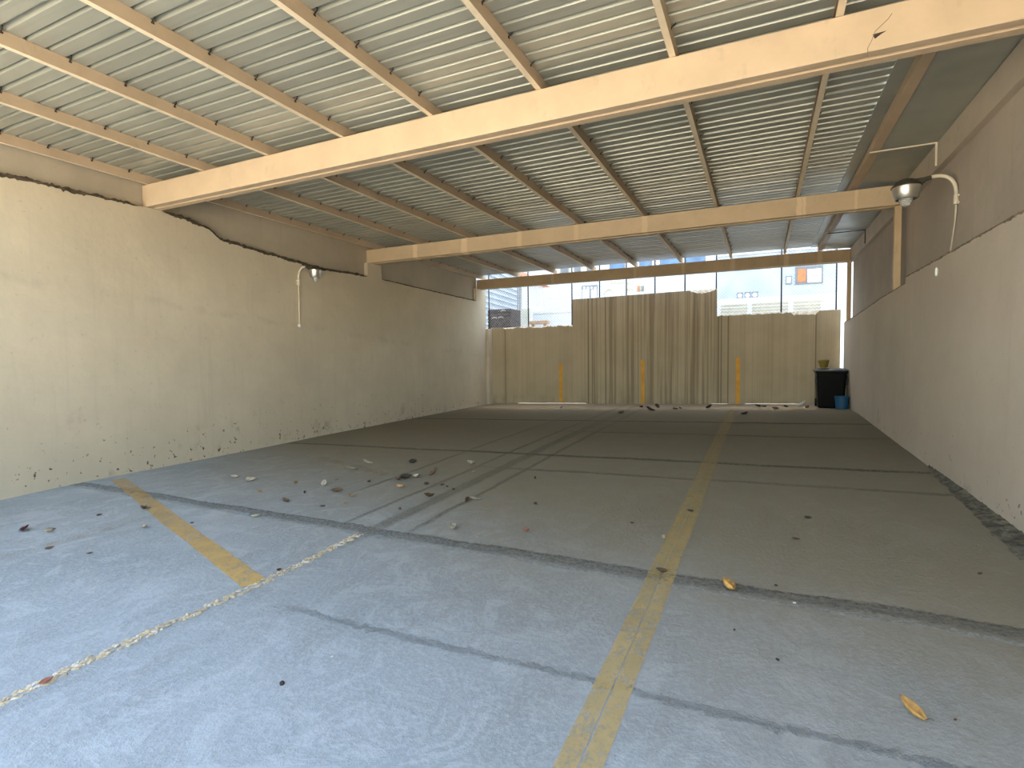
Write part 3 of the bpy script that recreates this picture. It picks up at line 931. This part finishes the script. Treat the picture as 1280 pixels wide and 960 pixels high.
o = link('pebble', bm, LEAFM['dark'], smooth=True); o.location = p_ + Vector((0, 0, .008))
tag(o, 'small black pebble in the left foreground', 'pebble')

# ------------------------------------------------------------------ fence on the back wall
root = empty('chain_link_fence', (-7.95, 15.42, 2.3), 'grey chain link fence on dark posts above the back wall', 'fence')
FB = Vector((-7.95, 15.42, 2.3))
fposts = [-7.98, -6.60, -5.165, -4.31, -3.52, -2.71, -1.90, -1.09, .475, 1.69]
for fx in fposts:
    bm = bmesh.new()
    tube(bm, [(fx - FB.x, 0, -.6), (fx - FB.x, 0, 2.6)], .019, 8)
    link('post', bm, M['fence_post'], root, smooth=True)
bm = bmesh.new()
W = 9.66; H0, H1 = .0, 2.55; sp = .085
def wire(bm, x0, z0, x1, z1, y):
    d = Vector((x1 - x0, 0, z1 - z0)).normalized(); s = Vector((d.z, 0, -d.x)) * .0028; q_ = Vector((0, .0028, 0))
    a, b_ = Vector((x0, y, z0)), Vector((x1, y, z1))
    va = [bm.verts.new(a + s), bm.verts.new(a + q_), bm.verts.new(a - s), bm.verts.new(a - q_)]
    vb = [bm.verts.new(b_ + s), bm.verts.new(b_ + q_), bm.verts.new(b_ - s), bm.verts.new(b_ - q_)]
    for k in range(4): bm.faces.new((va[k], va[(k + 1) % 4], vb[(k + 1) % 4], vb[k]))
x = -(H1 - H0)
while x < W:
    for sgn in (1, -1):
        xa, xb = (x, x + H1) if sgn > 0 else (x + H1, x)
        za, zb = H0, H1
        # clip to the panel
        pts = []
        for tt in (0, 1): pts.append((xa + (xb - xa) * tt, za + (zb - za) * tt))
        (ax_, az_), (bx_, bz_) = pts
        def clip(px_, pz_):
            if px_ < 0: k_ = (0 - ax_) / (bx_ - ax_)
            elif px_ > W: k_ = (W - ax_) / (bx_ - ax_)
            else: return (px_, pz_)
            return (ax_ + (bx_ - ax_) * k_, az_ + (bz_ - az_) * k_)
        a, b_ = clip(ax_, az_), clip(bx_, bz_)
        if abs(a[0] - b_[0]) > .02: wire(bm, a[0], a[1], b_[0], b_[1], .022 + .004 * sgn)
    x += sp
link('wire_mesh', bm, M['wire'], root)
bm = bmesh.new(); tube(bm, [(0, 0, 2.56), (W, 0, 2.56)], .016, 8)
link('top_rail', bm, M['fence_post'], root, smooth=True)

# ------------------------------------------------------------------ beyond the fence
def rect_part(name, parent, origin, px0, py0, px1, py1, Y, mat, th=.06, proud=.03):
    a, b_ = at(px0, py0, Y), at(px1, py1, Y)
    bm = bmesh.new()
    x0, x1 = sorted((a.x, b_.x)); z0, z1 = sorted((a.z, b_.z))
    box(bm, x0 - origin[0], x1 - origin[0], Y - proud - origin[1], Y - proud + th - origin[1], z0 - origin[2], z1 - origin[2])
    return link(name, bm, mat, parent)

YA = 30
OA = (-4, YA, 0)
root = empty('apartment_building', OA, 'tall pale apartment block with blue windows seen above the fence', 'building')
bm = bmesh.new(); box(bm, -13, 14, .0, 9, 0, 38)  # unseen upper storeys, added height keeps the sun off the back court
link('wall', bm, M['facade'], root)
for a, b_ in ((762, 781), (799, 815), (825, 850), (857, 882), (896, 912), (927, 945), (948, 956), (960, 978), (984, 1000), (1003, 1014), (1022, 1040)):
    w_ = rect_part('window', root, OA, a, 318 - (a - 760) * .075, b_, 340 - (a - 760) * .075, YA, M['frame'], .08, .05)
    rect_part('pane', w_, OA, a + .9, 319 - (a - 760) * .075, b_ - .9, 339 - (a - 760) * .075, YA, M['blue_pane'], .02, .07)
for a, b_ in ((700, 712), (717, 727), (733, 742)):
    w_ = rect_part('window', root, OA, a, 328, b_, 342, YA, M['cream'], .08, .05)
    rect_part('pane', w_, OA, a + 1, 329, b_ - 1, 341, YA, M['dark_pane'], .02, .07)
# veranda with a row of small lights, arched opening, reddish shutters
v_ = rect_part('veranda', root, OA, 727, 357.5, 747, 375, YA, M['frame'], .08, .02)
rect_part('panel', v_, OA, 728, 362, 737, 375, YA, M['slab'], .03, .05)
rect_part('panel', v_, OA, 739, 362, 746.4, 375, YA, M['slab'], .03, .05)
for k in range(4): rect_part('pane', v_, OA, 729 + 4.6 * k, 358.6, 732 + 4.6 * k, 361, YA, M['slab'], .03, .05)
pa, pb = at(754.5, 368.5, YA), at(767.5, 361, YA)
bm = bmesh.new()
cx_ = (pa.x + pb.x) / 2 - OA[0]; rr_ = (pb.x - pa.x) / 2
for k in range(12):
    a0, a1 = math.pi * k / 12, math.pi * (k + 1) / 12
    lo = [(cx_ + q_ * math.cos(a_), -.06, pa.z + q_ * math.sin(a_)) for q_, a_ in ((rr_, a0), (rr_, a1), (rr_ * .8, a1), (rr_ * .8, a0))]
    hexa(bm, lo, [(x_, .0, z_) for x_, _, z_ in lo])
link('arch', bm, M['cream'], root)
for a, b_, c_, d_ in ((795.5, 357, 805.5, 364.5), (783.5, 352, 791.5, 356), (784, 360.5, 791, 364), (764, 352, 780, 354.5)):
    w_ = rect_part('shutter', root, OA, a, c_ if c_ < b_ else b_, c_ if c_ > 700 else b_, d_, YA, M['cream'], .05, .04)
rect_part('shutter', root, OA, 797, 358, 800, 364, YA, M['tile'], .05, .07)
rect_part('shutter', root, OA, 802, 358, 805, 364, YA, M['frame'], .05, .07)

# low house on the right with the orange curtain
YH = 24
OH = (0, YH, 0)
root = empty('house', OH, 'grey low house with an orange curtained window beyond the fence at right', 'house')
a, b_ = at(897, 374, YH), at(1046.5, 335, YH)
bm = bmesh.new(); box(bm, a.x, b_.x, 0, 4, 0, 5.75)
link('wall', bm, M['facade_cool'], root)
bm = bmesh.new(); box(bm, a.x - .1, b_.x + .1, -.12, 4.1, 5.75, 5.83)
link('roof', bm, M['slab'], root)
w_ = rect_part('window', root, OH, 994, 334, 1028.5, 354, YH, M['frame'], .1, .06)
rect_part('curtain', w_, OH, 997, 337, 1007, 352.5, YH, M['orange'], .03, .09)
rect_part('pane', w_, OH, 1009, 337, 1026.5, 344, YH, M['slab'], .03, .09)
rect_part('pane', w_, OH, 1009, 346, 1026.5, 352.5, YH, M['slab'], .03, .09)
w_ = rect_part('window', root, OH, 982, 345.5, 989.5, 355.5, YH, M['frame'], .1, .06)
rect_part('pane', w_, OH, 983.3, 347, 988.2, 354, YH, M['slab'], .03, .09)
# terrace slab and rail in front of the house
YT = 20
a, b_ = at(896, 378, YT), at(1053, 368, YT)
bm = bmesh.new(); box(bm, a.x, b_.x, YT - .2, YT + 3.0, 0, 3.55)
tag(link('terrace_wall', bm, M['slab']), 'white terrace wall below the grey low house', 'terrace')
root = empty('terrace_rail', (0, YT - .6, 0), 'beige slatted terrace rail behind the right part of the fence', 'railing')
OR = (0, YT - .6, 0)
for k, (pl, pr, yl, yr_) in enumerate(((898, 1030, 384.5, 377), (898, 1030, 388.5, 381), (898, 1030, 392, 385), (898, 1030, 396, 389))):
    p0, p1 = at(pl, yl, OR[1]), at(pr, yr_, OR[1])
    bm = bmesh.new()
    hexa(bm, [(p0.x, 0, p0.z), (p1.x, 0, p0.z), (p1.x, .03, p0.z), (p0.x, .03, p0.z)], [(p0.x, 0, p0.z + .075), (p1.x, 0, p0.z + .075), (p1.x, .03, p0.z + .075), (p0.x, .03, p0.z + .075)])
    link('rail', bm, M['cream'], root)
for px in (898, 937, 988, 1029):
    p0 = at(px, 400, OR[1]); p1 = at(px, 378, OR[1])
    bm = bmesh.new(); box(bm, p0.x - .07, p0.x + .07, -.03, .06, 1.8, p1.z + .02)
    link('post', bm, M['slab'], root)
for px, lb in ((925, 'left grey air conditioner box on the white terrace wall'), (934.5, 'middle grey air conditioner box on the white terrace wall'), (943.5, 'right small grey air conditioner box on the white terrace wall')):
    p0 = at(px, 371, YT + .1)
    r_ = empty('air_conditioner', (p0.x, YT + .1, 3.55), lb, 'air conditioner', 'air conditioners on the terrace')
    bm = bmesh.new(); box(bm, -.10, .10, -.1, .12, 0, .22); link('casing', bm, M['frame'], r_, bevel=.01)
    bm = bmesh.new(); lathe(bm, [(.07, -.004), (.075, .004), (.05, .01), (.001, .01)], n=16, closed=False)
    bmesh.ops.rotate(bm, matrix=Matrix.Rotation(math.radians(90), 3, 'X'), verts=bm.verts)
    bmesh.ops.translate(bm, vec=(0, -.104, .11), verts=bm.verts)
    link('grille', bm, M['slab'], r_)

# left: ribbed shed, blockwork, pole, box, plank, orange roof
YS = 20
p0, p1 = at(604, 400, YS), at(650, 400, YS + 5)
root = empty('ribbed_shed', (p0.x, YS, 0), 'grey ribbed metal shed wall beyond the fence at the left', 'shed')
bm = bmesh.new()
dx, dy = p1.x - p0.x, 5
hexa(bm, [(-3, 0, 0), (0, 0, 0), (dx, dy, 0), (-3, dy, 0)], [(-3, 0, 7), (0, 0, 7), (dx, dy, 7), (-3, dy, 7)])
link('wall', bm, M['ribmetal'], root)
bm = bmesh.new()
ln = Vector((dx, dy, 0)).normalized(); nn = Vector((ln.y, -ln.x, 0))
z = 2.6
while z < 6.8:
    a, b_ = Vector((0, 0, z)), Vector((dx, dy, z))
    hexa(bm, [a, b_, b_ + nn * .05, a + nn * .05], [a + Vector((0, 0, .10)), b_ + Vector((0, 0, .10)), b_ + nn * .03 + Vector((0, 0, .10)), a + nn * .03 + Vector((0, 0, .10))])
    z += .24
link('ribs', bm, M['facade_cool'], root)
YW = 21.5
a, b_ = at(637, 410, YW), at(663, 386, YW)
bm = bmesh.new()
z = 1.6
row = 0
while z < b_.z:
    x = a.x - (.2 if row % 2 else 0)
    while x < b_.x - .05:
        x1 = min(x + .42, b_.x)
        box(bm, max(x, a.x) + .006, x1 - .006, 0, .3, z + .006, z + .2 - .006)
        x += .42
    z += .2; row += 1
box(bm, a.x + .01, b_.x - .01, .02, .28, 0, b_.z)
o = link('block_wall', bm, M['facade_warm']); o.location = (0, YW, 0)
tag(o, 'cream block wall beside the dark crate beyond the fence', 'wall')
p0 = at(650, 395, 21)
bm = bmesh.new()
tube(bm, [(0, 0, 0), (0, 0, 7)], .035, 8); tube(bm, [(-.14, .1, 0), (-.14, .1, 7)], .025, 8)
o = link('twin_pole', bm, M['frame'], smooth=True); o.location = (p0.x, 21, 0)
tag(o, 'thin grey twin pole standing behind the left end of the fence', 'pole')
YC = 18.2
a, b_ = at(610.5, 409, YC), at(638, 385, YC)
root = empty('dark_crate', ((a.x + b_.x) / 2, YC, 0), 'dark brown slatted crate stack behind the left end of the fence', 'crate')
cx_ = (a.x + b_.x) / 2
bm = bmesh.new()
box(bm, a.x - cx_, b_.x - cx_, .0, .9, 0, b_.z - .02)
link('body', bm, M['brownbox'], root)
z = 2.3
while z < b_.z - .05:
    bm = bmesh.new(); box(bm, a.x - cx_ - .01, b_.x - cx_ + .01, -.025, .0, z, z + .09)
    link('slat', bm, M['brownbox'], root); z += .13
for px, py, lb in ((618, 398.5, 'left pale dead leaf caught on the dark crate'), (626, 398, 'wide pale dead leaf caught on the dark crate'), (629, 389.5, 'small pale leaf near the top of the dark crate')):
    q_ = at(px, py, YC - .043)
    bm = bmesh.new()
    n = 8
    for k in range(n):
        a0 = math.pi * k / n; a1 = math.pi * (k + 1) / n
        lo = [(.11 * math.cos(a0), -.02, .07 * math.sin(a0)), (.11 * math.cos(a1), -.02, .07 * math.sin(a1)), (.10 * math.cos(a1), -.02, .03 * math.sin(a1)), (.10 * math.cos(a0), -.02, .03 * math.sin(a0))]
        hexa(bm, lo, [(x_, .02, z_) for x_, _, z_ in lo])
    o = link('dead_leaf', bm, LEAFM['pale'], smooth=True); o.location = q_
    tag(o, lb, 'leaf', 'leaves on the dark crate')
YL = 19.5
a, b_ = at(660, 405.5, YL), at(684, 400.5, YL)
bm = bmesh.new(); box(bm, a.x, b_.x, 0, .3, a.z, b_.z); box(bm, a.x + .1, a.x + .2, .1, .2, 0, a.z); box(bm, b_.x - .2, b_.x - .1, .1, .2, 0, a.z)
o = link('plank_bench', bm, M['plank'], bevel=.01); o.location = (0, YL, 0)
tag(o, 'tan wooden plank shelf just above the broken wall top at left', 'plank')
YG = 23
a, b_ = at(657, 410, YG), at(735, 389, YG)
bm = bmesh.new(); box(bm, a.x, b_.x, 0, .4, 0, b_.z); box(bm, a.x - .05, b_.x + .05, -.06, .46, b_.z, b_.z + .08)
o = link('garden_wall', bm, M['facade']); o.location = (0, YG, 0)
tag(o, 'whitewashed garden wall with coping beyond the left fence', 'wall')
a, b_ = at(662, 389, 26), at(712, 345, 26)
YO = 25.5
p0, p1 = at(618, 350, YO), at(652, 341, YO)
root = empty('tiled_house', (p0.x, YO, 0), 'house with an orange tiled roof peeking above the far beam at left', 'house')
bm = bmesh.new(); box(bm, -3, p1.x - p0.x, 0, 3, 0, p0.z - .1); link('wall', bm, M['facade'], root)
bm = bmesh.new()
hexa(bm, [(-3.3, -.4, p0.z - .1), (p1.x - p0.x + .3, -.4, p0.z - .1), (p1.x - p0.x + .3, 3.4, p0.z - .1), (-3.3, 3.4, p0.z - .1)], [(-3.0, 1.3, p1.z + .5), (p1.x - p0.x - .9, 1.3, p1.z + .5), (p1.x - p0.x - .9, 1.7, p1.z + .5), (-3.0, 1.7, p1.z + .5)])
link('roof', bm, M['tile'], root)

# ------------------------------------------------------------------ light
SUN_EL, SUN_AZ = 64, -12      # azimuth measured from +Y towards +X
w = bpy.data.worlds.new('sky'); sc.world = w; w.use_nodes = True
nt = w.node_tree
sk = nt.nodes.new('ShaderNodeTexSky'); sk.sky_type = 'NISHITA'; sk.sun_disc = False
sk.sun_elevation = math.radians(SUN_EL); sk.sun_rotation = math.radians(SUN_AZ)
sk.air_density = 1.0; sk.dust_density = 2.0; sk.ozone_density = 1.0
bg = nt.nodes['Background']; bg.inputs['Strength'].default_value = .45
hz = nt.nodes.new('ShaderNodeMix'); hz.data_type = 'RGBA'; hz.blend_type = 'MULTIPLY'; hz.inputs[0].default_value = 1
hz.inputs[7].default_value = (1.10, 1.0, .84, 1)
nt.links.new(sk.outputs[0], hz.inputs[6]); nt.links.new(hz.outputs[2], bg.inputs[0])
sl = bpy.data.lights.new('sun', 'SUN'); sl.energy = 14; sl.angle = math.radians(.53); sl.color = (1, .93, .82)
so = bpy.data.objects.new('sun', sl); COL.objects.link(so)
el, az = math.radians(SUN_EL), math.radians(SUN_AZ)
d = Vector((math.sin(az) * math.cos(el), math.cos(az) * math.cos(el), math.sin(el)))
so.rotation_euler = d.to_track_quat('Z', 'Y').to_euler()
so.location = (0, 0, 30)

vs = sc.view_settings
vs.view_transform = 'Standard'; vs.look = 'None'; vs.exposure = 1.6; vs.gamma = 1; vs.use_curve_mapping = False
sc.cycles.use_denoising = True
sc.cycles.max_bounces = 14; sc.cycles.diffuse_bounces = 10; sc.cycles.transparent_max_bounces = 16
sc.cycles.sample_clamp_indirect = 0
